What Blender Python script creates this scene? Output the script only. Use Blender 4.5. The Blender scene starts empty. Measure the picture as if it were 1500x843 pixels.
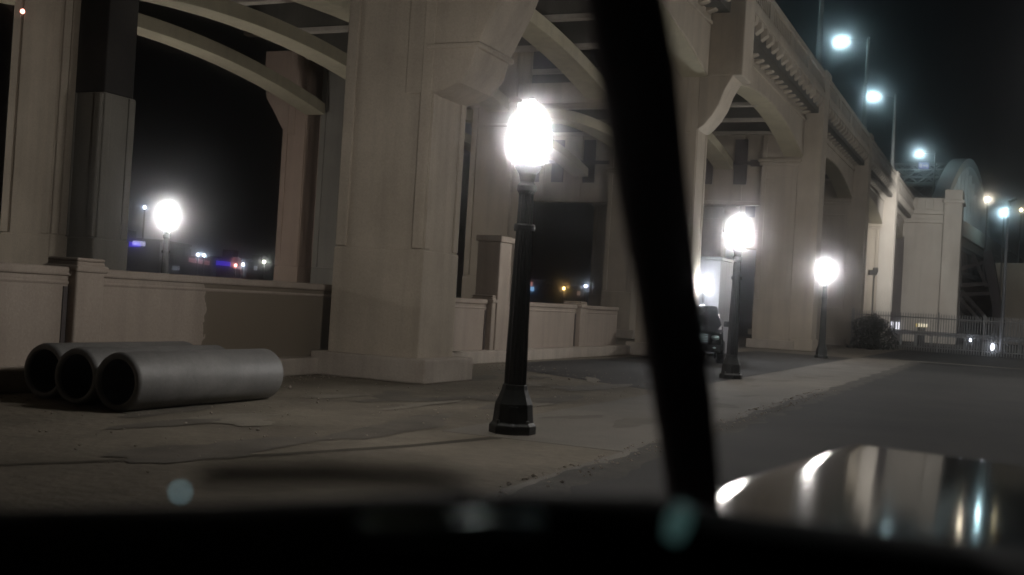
import bpy, math, random
from mathutils import Vector, Matrix
random.seed(7)
S = bpy.context.scene
COL = S.collection
F = 1650.0; ROLL = math.radians(3.43); PITCH = math.radians(0.68); EYE = 1.5
U = Vector((.405, .914, 0)); N = Vector((-.914, .405, 0)); O = Vector((-1.31, 19.0, 0))
RZ = math.atan2(U.y, U.x)                      # heading of the viaduct

def B(t, d, z=0.0):                            # viaduct frame: along, across (away from the street), up
    return Vector((O.x + U.x*t + N.x*d, O.y + U.y*t + N.y*d, z))

def at(px, py, dep):                           # site survey: sight line of the photograph at a depth
    a = px-750; b = 421.5-py
    X = (a*math.cos(ROLL)-b*math.sin(ROLL))/F; Y = (a*math.sin(ROLL)+b*math.cos(ROLL))/F
    ry = math.cos(PITCH)-Y*math.sin(PITCH); rz = Y*math.cos(PITCH)+math.sin(PITCH)
    k = dep/ry
    return Vector((X*k, dep, EYE+rz*k))

# ------------------------------------------------------------------ materials
def new_mat(name):
    m = bpy.data.materials.new(name); m.use_nodes = True
    nt = m.node_tree
    return m, nt, nt.nodes['Principled BSDF']

def mottled(name, c1, c2, scale=1.2, rough=.85, bump=.15, streak=0.0, c3=None, fine=30, spec=.3, metal=0.0, bdist=.02):
    """two tones mixed by large noise, fine grain, optional vertical weather streaks"""
    m, nt, p = new_mat(name)
    L = nt.links.new; nd = nt.nodes.new
    tc = nd('ShaderNodeTexCoord')
    n1 = nd('ShaderNodeTexNoise'); n1.inputs['Scale'].default_value = scale; n1.inputs['Detail'].default_value = 7; n1.inputs['Roughness'].default_value = .62
    L(tc.outputs['Object'], n1.inputs['Vector'])
    r1 = nd('ShaderNodeValToRGB'); r1.color_ramp.elements[0].position = .32; r1.color_ramp.elements[1].position = .68
    r1.color_ramp.elements[0].color = (*c1, 1); r1.color_ramp.elements[1].color = (*c2, 1)
    L(n1.outputs['Fac'], r1.inputs['Fac'])
    col = r1.outputs['Color']
    n2 = nd('ShaderNodeTexNoise'); n2.inputs['Scale'].default_value = fine; n2.inputs['Detail'].default_value = 5
    L(tc.outputs['Object'], n2.inputs['Vector'])
    if streak > 0:
        mp = nd('ShaderNodeMapping'); mp.inputs['Scale'].default_value = (2.2, 2.2, .12)
        L(tc.outputs['Object'], mp.inputs['Vector'])
        n3 = nd('ShaderNodeTexNoise'); n3.inputs['Scale'].default_value = 1.6; n3.inputs['Detail'].default_value = 6
        L(mp.outputs['Vector'], n3.inputs['Vector'])
        r3 = nd('ShaderNodeValToRGB'); r3.color_ramp.elements[0].position = .45; r3.color_ramp.elements[1].position = .75
        r3.color_ramp.elements[0].color = (0, 0, 0, 1); r3.color_ramp.elements[1].color = (streak,)*3+(1,)
        L(n3.outputs['Fac'], r3.inputs['Fac'])
        mx = nd('ShaderNodeMix'); mx.data_type = 'RGBA'
        cc = c3 or tuple(v*.45 for v in c1)
        mx.inputs[7].default_value = (*cc, 1)
        L(r3.outputs['Color'], mx.inputs[0]); L(col, mx.inputs[6]); col = mx.outputs[2]
    g = nd('ShaderNodeMix'); g.data_type = 'RGBA'; g.blend_type = 'MULTIPLY'; g.inputs[0].default_value = 1
    r2 = nd('ShaderNodeValToRGB'); r2.color_ramp.elements[0].position = .3; r2.color_ramp.elements[0].color = (.84, .84, .84, 1); r2.color_ramp.elements[1].position = .7
    L(n2.outputs['Fac'], r2.inputs['Fac']); L(col, g.inputs[6]); L(r2.outputs['Color'], g.inputs[7])
    L(g.outputs[2], p.inputs['Base Color'])
    p.inputs['Roughness'].default_value = rough; p.inputs['Metallic'].default_value = metal
    p.inputs['Specular IOR Level'].default_value = spec
    if bump > 0:
        b = nd('ShaderNodeBump'); b.inputs['Strength'].default_value = bump; b.inputs['Distance'].default_value = bdist
        L(n2.outputs['Fac'], b.inputs['Height']); L(b.outputs['Normal'], p.inputs['Normal'])
    return m

def plain(name, c, rough=.5, metal=0.0, spec=.5, coat=0.0):
    m, nt, p = new_mat(name)
    nd = nt.nodes.new; L = nt.links.new
    tc = nd('ShaderNodeTexCoord'); n = nd('ShaderNodeTexNoise'); n.inputs['Scale'].default_value = 9; n.inputs['Detail'].default_value = 4
    L(tc.outputs['Object'], n.inputs['Vector'])
    r = nd('ShaderNodeValToRGB'); r.color_ramp.elements[0].color = (*[v*.75 for v in c], 1); r.color_ramp.elements[1].color = (*[min(1, v*1.2) for v in c], 1)
    L(n.outputs['Fac'], r.inputs['Fac']); L(r.outputs['Color'], p.inputs['Base Color'])
    p.inputs['Roughness'].default_value = rough; p.inputs['Metallic'].default_value = metal; p.inputs['Specular IOR Level'].default_value = spec
    p.inputs['Coat Weight'].default_value = coat
    return m

def glow(name, c, s):
    m, nt, p = new_mat(name)
    p.inputs['Base Color'].default_value = (.6, .6, .6, 1)
    p.inputs['Emission Color'].default_value = (*c, 1); p.inputs['Emission Strength'].default_value = s
    return m

M = {}
M['concrete'] = mottled('aged_concrete', (.355, .305, .24), (.49, .425, .34), .6, .9, .15, .32)
M['concrete_pale'] = mottled('pale_concrete', (.42, .375, .32), (.52, .475, .41), .6, .88, .15, .3)
M['concrete_pink'] = mottled('pinkish_concrete', (.38, .285, .225), (.46, .355, .285), .6, .9, .15, .25)
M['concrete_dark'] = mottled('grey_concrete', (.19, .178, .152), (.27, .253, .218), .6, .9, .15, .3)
M['soffit'] = mottled('lit_soffit_concrete', (.40, .36, .26), (.52, .47, .34), .7, .88, .2, .25)  # tone lightened so the arch undersides look lit
M['wall'] = mottled('painted_wall', (.33, .275, .225), (.40, .34, .285), .8, .85, .15, .35)
M['deck_under'] = mottled('shaded_deck_concrete', (.07, .065, .055), (.13, .12, .10), .6, .9, .2, .4)  # low light under the deck put into a darker tone
M['plinth'] = mottled('plinth_concrete', (.36, .31, .26), (.45, .40, .34), 1.5, .9, .25, .35)
M['dirt'] = mottled('packed_dirt', (.135, .118, .093), (.235, .207, .164), .6, .97, .35, 0, None, 8, .1, 0, .05)
M['asphalt'] = mottled('asphalt', (.036, .035, .034), (.066, .062, .058), .3, .85, .2, 0, None, 45, .12)
M['sidewalk'] = mottled('sidewalk_concrete', (.125, .112, .094), (.19, .172, .145), .5, .85, .25, 0, None, 26)
M['far_ground'] = mottled('far_ground', (.03, .028, .025), (.06, .055, .05), .05, .95, .2)
M['post'] = mottled('dark_green_cast_iron', (.020, .022, .020), (.038, .040, .036), 3, .5, .15, 0, None, 40, .45)
M['globe'] = glow('lamp_glass', (1.0, .95, .90), 140)
M['pipe'] = mottled('grey_pipe', (.115, .113, .11), (.195, .19, .182), 2.3, .55, .12, 0, None, 22, .5)
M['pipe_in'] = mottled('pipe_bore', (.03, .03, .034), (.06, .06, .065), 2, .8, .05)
M['steel'] = mottled('painted_steel', (.16, .17, .165), (.25, .26, .25), 2, .5, .05, .3)
M['rust_steel'] = mottled('weathered_steel', (.05, .045, .045), (.10, .085, .08), 1.2, .7, .1, .4, (.06, .03, .025))
M['white_paint'] = mottled('white_painted_arch', (.66, .70, .69), (.76, .79, .78), .6, .6, .05, .3)
M['black'] = plain('dark_trim', (.012, .012, .013), .75, 0, .2)
M['pillar'] = plain('pillar_cloth', (.46, .40, .42), .9, 0, .15)
M['paint'] = plain('dark_car_paint', (.006, .006, .007), .085, 0, .13, 0.0)
M['suv'] = plain('dark_suv_paint', (.006, .007, .007), .14, 0, .5, .6)
M['glass'] = plain('dark_tinted_glass', (.010, .012, .013), .04, 0, .6)
M['chrome'] = plain('chrome', (.50, .64, .67), .42, 1.0)
M['trim_metal'] = plain('brushed_trim', (.62, .78, .82), .33, 1.0)
M['tyre'] = plain('tyre_rubber', (.015, .015, .015), .85)
M['fence'] = plain('grey_iron', (.20, .20, .20), .55, .1)
M['bark'] = plain('shade_clump_stem', (.05, .038, .028), .9)
M['leaf'] = plain('shade_clump_leaf', (.016, .019, .012), .7)
M['yellow'] = plain('yellow_paint', (.62, .40, .02), .5)
M['amber'] = plain('old_number_plate', (.16, .11, .02), .6)
M['blue'] = glow('blue_sign_face', (.03, .12, .75), .28)
M['white_sign'] = glow('white_sign_mark', (.85, .9, 1), .6)
M['white_panel'] = mottled('white_sheet_metal', (.26, .26, .275), (.34, .34, .36), 1.5, .6, .03, .3)
M['city'] = mottled('city_wall', (.03, .028, .03), (.06, .05, .05), .1, .9, .05)

# ------------------------------------------------------------------ mesh building
class MB:
    def __init__(s): s.v = []; s.f = []
    def add(s, vs, fs):
        k = len(s.v); s.v += [Vector(v) for v in vs]; s.f += [[i+k for i in f] for f in fs]; return s
    def hexa(s, p):           # 8 points: bottom ring, top ring
        return s.add(p, [(3, 2, 1, 0), (4, 5, 6, 7), (0, 1, 5, 4), (1, 2, 6, 5), (2, 3, 7, 6), (3, 0, 4, 7)])
    def bbox(s, t0, t1, d0, d1, z0, z1):   # in the viaduct frame
        return s.hexa([B(t0, d0, z0), B(t1, d0, z0), B(t1, d1, z0), B(t0, d1, z0), B(t0, d0, z1), B(t1, d0, z1), B(t1, d1, z1), B(t0, d1, z1)])
    def box(s, x0, x1, y0, y1, z0, z1):
        return s.hexa([(x0, y0, z0), (x1, y0, z0), (x1, y1, z0), (x0, y1, z0), (x0, y0, z1), (x1, y0, z1), (x1, y1, z1), (x0, y1, z1)])
    def prism(s, pts, off):   # closed outline extruded by a vector
        n = len(pts); off = Vector(off); a = [Vector(p) for p in pts]
        return s.add(a+[p+off for p in a], [list(range(n))[::-1], list(range(n, 2*n))]+[(i, (i+1) % n, n+(i+1) % n, n+i) for i in range(n)])
    def lathe(s, prof, n=20, c=(0, 0, 0), cap=True):
        c = Vector(c); vs = []; fs = []
        for r, z in prof:
            for i in range(n):
                a = 2*math.pi*i/n; vs.append(c+Vector((r*math.cos(a), r*math.sin(a), z)))
        for k in range(len(prof)-1):
            for i in range(n):
                fs.append((k*n+i, k*n+(i+1) % n, (k+1)*n+(i+1) % n, (k+1)*n+i))
        if cap: fs.append(list(range(n))[::-1]); fs.append([(len(prof)-1)*n+i for i in range(n)])
        return s.add(vs, fs)
    def tube(s, pts, r, n=8, cap=True):
        pts = [Vector(p) for p in pts]; rs = r if isinstance(r, (list, tuple)) else [r]*len(pts)
        vs = []; fs = []
        for i, p in enumerate(pts):
            t = (pts[min(i+1, len(pts)-1)]-pts[max(i-1, 0)]).normalized()
            a = t.cross(Vector((0, 0, 1)) if abs(t.z) < .9 else Vector((1, 0, 0))).normalized(); b = t.cross(a)
            for k in range(n):
                w = 2*math.pi*k/n; vs.append(p+(a*math.cos(w)+b*math.sin(w))*rs[i])
        for i in range(len(pts)-1):
            for k in range(n): fs.append((i*n+k, i*n+(k+1) % n, (i+1)*n+(k+1) % n, (i+1)*n+k))
        if cap: fs.append(list(range(n))[::-1]); fs.append([(len(pts)-1)*n+k for k in range(n)])
        return s.add(vs, fs)
    def bar(s, a, b, w, h, up=(0, 0, 1)):   # rectangular bar between two points
        a = Vector(a); b = Vector(b); t = (b-a).normalized(); up = Vector(up)
        if abs(t.dot(up)) > .95: up = U if abs(t.dot(U)) < .9 else N
        r = t.cross(up).normalized()*w/2; q = r.cross(t).normalized()*h/2
        return s.hexa([a-r-q, a+r-q, b+r-q, b-r-q, a-r+q, a+r+q, b+r+q, b-r+q])
    def build(s, name, mat, parent=None, bevel=0, smooth=False, world=True):
        import bmesh
        org = parent_world(parent) if (parent and world) else Matrix()
        inv = org.inverted()
        me = bpy.data.meshes.new(name); me.from_pydata([inv @ v for v in s.v], [], s.f)
        bm = bmesh.new(); bm.from_mesh(me); bmesh.ops.recalc_face_normals(bm, faces=bm.faces); bm.to_mesh(me); bm.free()
        me.materials.append(M[mat] if isinstance(mat, str) else mat)
        o = bpy.data.objects.new(name, me); COL.objects.link(o)
        if parent: o.parent = parent
        if smooth:
            me.shade_smooth()
        if bevel:
            b = o.modifiers.new('bevel', 'BEVEL'); b.width = bevel; b.segments = 2; b.limit_method = 'ANGLE'
        return o

def parent_world(o):
    m = o.matrix_basis.copy()
    while o.parent: o = o.parent; m = o.matrix_basis @ m
    return m

def thing(name, label, cat, loc=(0, 0, 0), rz=0.0, group=None):
    o = bpy.data.objects.new(name, None); COL.objects.link(o); o.empty_display_size = .3
    o.location = loc; o.rotation_euler = (0, 0, rz)
    o['label'] = label; o['category'] = cat
    if group: o['group'] = group
    return o
def tag(o, label, cat, group=None):
    o['label'] = label; o['category'] = cat
    if group: o['group'] = group
    return o
def struct(o): o['kind'] = 'structure'; return o
def copy_tree(o, parent=None):
    c = o.copy(); COL.objects.link(c); c.parent = parent
    for ch in [x for x in COL.objects if x.parent == o]: copy_tree(ch, c)
    return c
def sheet(name, pts, z, mat):
    m = MB(); m.add([Vector((p[0], p[1], z)) for p in pts], [list(range(len(pts)))]); return struct(m.build(name, mat))
def slab(name, pts, z0, z1, mat, bevel=0):
    m = MB(); m.prism([Vector((p[0], p[1], z0)) for p in pts], (0, 0, z1-z0)); return struct(m.build(name, mat, None, bevel))

# ------------------------------------------------------------------ ground
sheet('ground', [(-330, -60), (330, -60), (330, 330), (-330, 330)], -.134, 'far_ground')
KD = -5.45; SD = -3.15                        # kerb line and inner edge of the sidewalk
slab('dirt_lot', [B(-60, SD), B(60, SD-.0), B(60, 60), B(-60, 60)], -.13, 0, 'dirt')
slab('sidewalk', [B(-5.6, KD+.16), B(32.4, KD+.16), B(32.4, SD-.003), B(-5.6, SD-.003)], -.128, .006, 'sidewalk', .01)
slab('dirt_apron', [B(-60, KD+.16), B(-5.604, KD+.16), B(-5.604, SD-.003), B(-60, SD-.003)], -.128, .002, 'dirt')
mk = MB(); mk.bbox(-60, 32.4, KD, KD+.157, -.128, .0075); struct(mk.build('kerb', 'sidewalk'))
sheet('road', [B(-60, -40), B(32.4, -40), B(32.4, KD-.003), B(-60, KD-.003)], -.004, 'asphalt')
mk = MB(); mk.bbox(32.41, 32.65, -40, SD-.004, -.128, .02); struct(mk.build('end_kerb', 'sidewalk', None, .03))
slab('dirt_verge', [B(32.66, -40), B(120, -40), B(120, SD-.004), B(32.66, SD-.004)], -.127, -.004, 'asphalt')
sheet('asphalt_apron', [B(3.2, SD+.01), B(31, SD+.01), B(31, .8), B(9, 2.0), B(6.0, 1.2)], .005, 'asphalt')
# thin dark strip that runs across the lot
rt = MB(); 
pts = [at(-60, 682, 9.6), at(160, 676, 10.5), at(420, 668, 11.2), at(600, 655, 12.0), at(735, 640, 12.7)]
rp = []
for p in [(-60, 684), (160, 676), (400, 667), (600, 654), (735, 641)]:
    a = at(p[0], p[1], 10); k = EYE/(EYE-a.z); rp.append(Vector((a.x*k, a.y*k, 0)))
for i in range(len(rp)-1):
    a, b = rp[i], rp[i+1]; w0, w1 = .05+.02*i, .07+.02*i
    rt.add([(a.x, a.y-w0, .004), (b.x, b.y-w1, .004), (b.x, b.y+w1, .004), (a.x, a.y+w0, .004)], [(0, 1, 2, 3)])
M['ground_dark'] = mottled('dark_ground', (.06, .052, .042), (.11, .096, .075), 1.5, .97, .3, 0, None, 8, .1)
struct(rt.build('dark_ground_strip', 'ground_dark'))

# stains, gutter dirt and gravel
rg = random.Random(21)
def blob(m, c, rx, ry, z, rz=0.0, n=26):
    ph = [rg.uniform(0, 6.28) for _ in range(4)]
    vs = []
    for i in range(n):
        a = 2*math.pi*i/n; q = 1+.22*math.sin(2*a+ph[0])+.16*math.sin(3*a+ph[1])+.1*math.sin(5*a+ph[2])+.07*math.sin(9*a+ph[3])+rg.uniform(-.05, .05)
        x, y = rx*q*math.cos(a), ry*q*math.sin(a)
        vs.append(c+U*(x*math.cos(rz)-y*math.sin(rz))+N*(x*math.sin(rz)+y*math.cos(rz))+Vector((0, 0, z)))
    m.add(vs, [list(range(n))])
M['stain'] = mottled('damp_stain', (.088, .077, .061), (.15, .132, .106), 1.8, .9, .15)
M['pale_dust'] = mottled('pale_dust', (.165, .147, .118), (.25, .222, .178), 1.8, .97, .15)
def scatter_blobs(name, mat, spots, z0):
    m = MB()
    for i, (t, d, rx, ry) in enumerate(spots): blob(m, B(t, d), rx, ry, z0+i*.00004, rg.uniform(-.4, .4))
    o = m.build(name, mat); o['kind'] = 'stuff'
scatter_blobs('dirt_stain', 'stain', [(rg.uniform(-9, 6), rg.uniform(-2.8, 1.2), rg.uniform(.3, 1.3), rg.uniform(.12, .45)) for _ in range(16)]+[(rg.uniform(-5, 30), rg.uniform(-5.0, -3.4), rg.uniform(.15, .7), rg.uniform(.08, .3)) for _ in range(18)], .0068)
scatter_blobs('dust', 'pale_dust', [(rg.uniform(-8, 5), rg.uniform(-2.8, 1.5), rg.uniform(.3, 1.1), rg.uniform(.1, .35)) for _ in range(9)], .0088)
gu = MB(); n_ = 260; lo = []; hi = []
for i in range(n_+1):
    t = -16+48.0*i/n_; lo.append(B(t, KD-.16-.14*abs(math.sin(t*1.7+math.sin(t*.6)))-rg.uniform(0, .09), -.0032)); hi.append(B(t, KD+.05+.05*math.sin(t*2.3)+rg.uniform(-.03, .05), .0125))
gu.add(lo+hi, [(i, i+1, n_+2+i, n_+1+i) for i in range(n_)])
M['gutter'] = mottled('gutter_dirt', (.05, .046, .04), (.10, .09, .075), 2.5, .95, .3)
go = gu.build('gutter_dirt', 'gutter'); go['kind'] = 'stuff'
gv = MB()
for i in range(1500):
    t = rg.uniform(-10, 8); d = rg.choice([rg.uniform(-3, 2.1), rg.uniform(1.6, 2.15), rg.uniform(-5.6, -5.2)]); r_ = rg.uniform(.006, .022)*(1 if i % 40 else 2); c0 = B(t, d, r_*.5)
    k = len(gv.v); ax = [Vector((rg.uniform(.7, 1.2), 0, 0)), Vector((0, rg.uniform(.7, 1.2), 0)), Vector((0, 0, rg.uniform(.5, .8)))]
    gv.add([c0+ax[0]*r_, c0+ax[1]*r_, c0-ax[0]*r_, c0-ax[1]*r_, c0+ax[2]*r_, c0-ax[2]*r_], [(0, 1, 4), (1, 2, 4), (2, 3, 4), (3, 0, 4), (1, 0, 5), (2, 1, 5), (3, 2, 5), (0, 3, 5)])
go = gv.build('gravel', 'plinth'); go['kind'] = 'stuff'

# ------------------------------------------------------------------ viaduct
V = thing('viaduct', 'long pale concrete arched viaduct with balustrade and ribbed underside along the street', 'viaduct', B(36, 8, 0))
SP = 18.0
def pier(t0, d0, d1, z1, dt=1.3, cap=None, plinth=True, name='pier', mat='concrete'):
    """one column: shaft with recessed panel, base course and optional capital"""
    ta, tb = t0+.2, t0+.2+dt
    m = MB(); m.bbox(ta, tb, d0, d1, 0, z1)
    # base course, slightly proud, up to 2.3 m
    m.bbox(ta-.03, tb+.03, d0-.03, d1+.03, .0, 2.28)
    # raised margins on the panel faces
    w = .22
    for (a, b) in ((d0+.002, d0+w), (d1-w, d1-.002)):
        m.bbox(ta-.05, ta+.02, a, b, 2.30, z1-.02)
    for (a, b) in ((ta+.002, ta+.2), (tb-.2, tb-.002)):
        m.bbox(a, b, d0-.025, d0+.02, 2.30, z1-.02)
    if cap:
        for (zz, e) in ((cap-.95, .04), (cap-.28, .10), (cap-.12, .18)):
            m.bbox(ta-e, tb+e, d0-e, d1+e, zz, zz+(.10 if e < .06 else .14))
    p = m.build(name, mat, V, .025)
    if plinth:
        q = MB(); q.bbox(ta-.24, tb+.35, d0-.3, d1+.25, 0, .42); q.build('plinth', 'plinth', p, .03)
    return p
def bracket(t0, dt, prof, par, mat='concrete'):
    """curved bracket under the deck: (d, z) outline across the viaduct"""
    m = MB(); m.prism([B(t0+.2-.03, d, z) for d, z in prof], U*(dt+.06)); return m.build('bracket', mat, par, .03)

# nearest bent, its bracket springs low
p1 = pier(0, .36, 2.12, 10.4, 1.28)
curve = [(.34, 5.02), (.12, 5.04), (-.14, 5.16), (-.36, 5.42), (-.46, 5.80), (-.66, 6.2), (-.86, 6.6), (-1.05, 7.1), (-1.2, 7.8), (-1.25, 8.6)]
bracket(0, 1.28, [(.9, 4.98)]+[(.34, 4.98)]+curve[1:]+[(-1.25, 10.4), (.9, 10.4)], p1)
bb = MB(); bb.bbox(.13, 1.55, -.52, .5, 5.74, 5.83); bb.build('bracket_band', 'concrete', p1, .02)
pier(0, 8.95, 10.3, 10.4, .42, None, False)
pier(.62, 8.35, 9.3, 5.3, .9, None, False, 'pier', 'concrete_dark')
M['pier_shade'] = mottled('shaded_concrete', (.028, .026, .024), (.055, .05, .045), .8, .95, .15)
m = MB(); m.bbox(.85, 1.69, 8.38, 9.27, 5.303, 10.4); m.build('pier', 'pier_shade', V, .03)  # upper length of the pier: its shade painted as near-black concrete
pier(0, 15.4, 17.2, 10.4, 1.25, None, False)
cb = MB(); cb.bbox(.25, 1.4, 2.13, 17.6, 9.2, 10.4); cb.build('cross_beam', 'concrete', V, .03)
# second bent
p2 = pier(18, .5, 2.15, 10.4, 1.25)
bracket(18, 1.25, [(.9, 7.2), (.5, 7.3), (.3, 7.45), (.05, 7.75), (-.15, 8.1), (-.3, 8.55), (-.55, 9.0), (-.72, 9.6), (-.75, 10.4), (.9, 10.4)], p2)
pl = MB(); pl.bbox(18.15, 19.5, -.85, .3, 9.0, 12.98); pl.bbox(18.1, 19.55, -.9, .32, 12.72, 12.98); pl.build('pilaster', 'concrete', p2, .04)
pier(18, 6.9, 8.5, 10.4, 1.25, 8.4)
p3 = pier(18, 15.4, 16.4, 10.4, 1.1, None, True, 'pier', 'concrete_pink')
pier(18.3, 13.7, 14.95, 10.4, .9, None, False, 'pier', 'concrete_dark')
bracket(18, 1.25, [(15.9, 7.2), (16.3, 7.3), (16.5, 7.5), (16.75, 7.9), (16.95, 8.2), (17.25, 8.6), (17.4, 9.4), (17.4, 10.4), (15.9, 10.4)], p3, 'concrete_pink')
cb = MB(); cb.bbox(18.3, 19.3, 2.16, 8.4, 8.25, 8.95); cb.build('cross_beam', 'concrete', V, .03)
# further bents carry the tall lamp pilasters
for k, t0 in enumerate((36, 54, 72)):
    c = pier(t0, .46, 2.12, 10.4, 1.3, 8.85)
    pl = MB(); pl.bbox(t0+.15, t0+1.5, -.6, .455, 0, 12.98); pl.bbox(t0+.1, t0+1.55, -.66, .5, 12.70, 12.99); pl.bbox(t0+.08, t0+1.57, -.68, .4, 0, .55)
    pl.build('pilaster', 'concrete' if k < 2 else 'concrete_pale', c, .04)
    pier(t0, 8.2, 9.7, 10.4, 1.3, 8.4); pier(t0, 15.0, 16.9, 10.4, 1.3, 8.4)
    w = MB(); w.bbox(t0+.6, t0+1.0, 2.13, 15.0, 6.9, 10.9); w.bbox(t0+.5, t0+1.1, 2.14, 14.98, 6.72, 6.9)
    for q in range(6):
        a = 3.1+q*2.05
        w.bbox(t0+.55, t0+.7, a, a+.28, 6.95, 10.8)
    w.build('cross_wall', 'concrete', V, .02)
    for q in (2.9, 4.55, 6.2, 10.6, 12.3, 13.6):
        g = MB(); g.bbox(t0+.50, t0+.604, q, q+.62, 7.7, 9.85); g.build('cross_wall_recess', 'rust_steel', V)
    b = MB(); b.bbox(t0+.32, t0+.48, .9, 14.5, 8.62, 8.78); b.bbox(t0+.25, t0+.5, 1.0, 2.7, 8.55, 8.85); b.build('pipe_run', 'rust_steel', V)

# deck slab, floor beams, longitudinal arched ribs
T0, T1 = -16.0, 90.0
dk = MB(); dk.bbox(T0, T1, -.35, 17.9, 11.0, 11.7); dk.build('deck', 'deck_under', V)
for i in range(0, 30):
    t = T0+1.4+i*3.6
    if t > T1-1: break
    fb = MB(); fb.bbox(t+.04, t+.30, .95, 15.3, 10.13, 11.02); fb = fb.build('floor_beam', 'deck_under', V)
    fl_ = MB(); fl_.bbox(t, t+.34, .9, 15.4, 9.99, 10.127); fl_.build('lit_edge', 'concrete_pale', fb)  # pale strip paints in the lit lower edge of each beam
def rib(ta, d0, d1, crown, spring, name='rib', mat='soffit', a=8.35, depth=None):
    tm = ta+SP/2+.85; n = 22; prof = []
    for i in range(n+1):
        x = -a+2*a*i/n; z = crown-(crown-spring)*(abs(x)/a)**2.0
        prof.append((tm+x, z))
    m = MB(); m.prism([B(t, d0, z) for t, z in prof]+([B(tm+a, d0, 11.04), B(tm-a, d0, 11.04)] if depth is None else [B(t, d0, z+depth) for t, z in prof[::-1]]), N*(d1-d0)); return m.build(name, mat, V, .02)
for k in range(-1, 5):
    ta = k*SP
    fr = rib(ta, .25, 1.15, 10.05, 9.0, 'fascia_rib', 'concrete' if k < 3 else 'concrete_pale')
    sf = MB(); tm = ta+SP/2+.85; ar = [(tm-8.3+16.6*i/22, 10.05-1.05*(abs(-8.3+16.6*i/22)/8.35)**2) for i in range(23)]
    sf.prism([B(t, .29, z-.03) for t, z in ar]+[B(t, .29, z+.02) for t, z in ar[::-1]], N*.82); sf.build('lit_soffit', 'soffit', fr)  # cream strip: light on the arch underside put into its colour
    for d_, cz in ((3.5, 9.2), (7.1, 8.8), (10.8, 8.8), (14.6, 8.8)): rib(ta, d_, d_+.85, cz, cz-.85, depth=.42)
# fascia moulding, cornice with corbels, balustrade, one set per bay
for k in range(-1, 5):
    a, b = k*SP+1.6, (k+1)*SP+.1
    if k == 0: a, b = 1.6, 18.1
    mat = 'concrete' if k < 3 else 'concrete_pale'
    st = MB(); st.bbox(a, b, .17, .3, 10.62, 10.74); st.build('string_course', mat, V, .02)
    c = MB(); c.bbox(a, b, -.62, .26, 11.62, 11.9); c.bbox(a, b, -.35, .26, 11.45, 11.63)
    n = 17
    for i in range(n):
        x = a+(i+.5)*(b-a)/n
        c.prism([B(x-.19, .25, 11.62), B(x-.19, -.58, 11.62), B(x-.19, -.58, 11.40), B(x-.19, -.35, 11.22), B(x-.19, .0, 10.95), B(x-.19, .25, 10.88)], U*.38)
    c.build('cornice', mat, V, .015)
    r = MB(); r.bbox(a, b, -.56, -.22, 12.66, 12.92); r.bbox(a, b, -.56, -.22, 11.9, 12.08); r.build('parapet_rail', mat, V, .03)
    bl = MB(); nb = 52
    for i in range(nb):
        x = a+(i+.5)*(b-a)/nb; bl.bbox(x-.1, x+.1, -.48, -.3, 12.07, 12.67)
    for i in range(1, 4):
        x = a+i*(b-a)/4; bl.bbox(x-.35, x+.35, -.53, -.25, 12.075, 12.665)
    bl.build('balustrade', mat, V)
# far edge parapet, simple
r = MB(); r.bbox(T0, T1, 17.5, 17.85, 11.7, 12.9); r.build('far_parapet', 'concrete', V)
# abutment tower at the river span
ab = MB()
ab.bbox(89.5, 95.2, -3.3, 3.2, 0, 11.4); ab.bbox(89.2, 95.4, -3.55, 3.2, 10.6, 10.95); ab.bbox(89.2, 95.5, -3.6, 3.3, 11.4, 11.75)
ab.bbox(89.6, 95.2, -3.3, 3.2, 11.75, 12.9)
for q in range(4): ab.bbox(89.45, 89.62, -2.2+q*1.3, -1.5+q*1.3, 11.85, 12.8)
ab.bbox(89.1, 92.2, -4.6, -3.1, 0, 13.6); ab.bbox(88.95, 92.35, -4.75, -3.0, 12.4, 12.7)
ab.build('abutment_tower', 'concrete_pale', V, .06)
ah = MB(); ah.bbox(89.35, 89.52, .1, 1.1, 0, 9.4); ah.build('tower_slot', 'rust_steel', V)

# ------------------------------------------------------------------ low walls beside the lot
def low_wall(label, ta, tb, posts, top, panel_mat):
    w = thing('low_wall', label, 'wall', B((ta+tb)/2, 2.6, 0))
    m = MB(); m.bbox(ta, tb, 2.55, 2.85, 0, top-.12); m.build('wall_panel', panel_mat, w)
    c = MB(); c.bbox(ta, tb, 2.5, 2.9, top-.12, top); c.bbox(ta, tb, 2.53, 2.88, top-.24, top-.18); c.build('coping', 'wall', w, .03)
    k = MB(); k.bbox(ta, tb+.5, 2.2, 2.56, 0, .30); k.build('wall_kerb', 'plinth', w, .03)
    for (t, wd, h) in posts:
        p = MB(); p.bbox(t-wd/2, t+wd/2, 2.40, 2.95, 0, h); p.bbox(t-wd/2-.04, t+wd/2+.04, 2.36, 2.99, h-.14, h-.05)
        p.prism([B(t-wd/2, 2.40, h), B(t+wd/2, 2.40, h), B(t+wd/2, 2.95, h), B(t-wd/2, 2.95, h)], (0, 0, .05))
        p.build('wall_post', 'wall', w, .03)
        g = MB()
        for s in (-1, 1):
            x = t+s*(wd/2+.05); g.bbox(x-.035, x+.035, 2.53, 2.6, .3, top-.26)
        g.build('groove', 'rust_steel', w)
    return w
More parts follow.
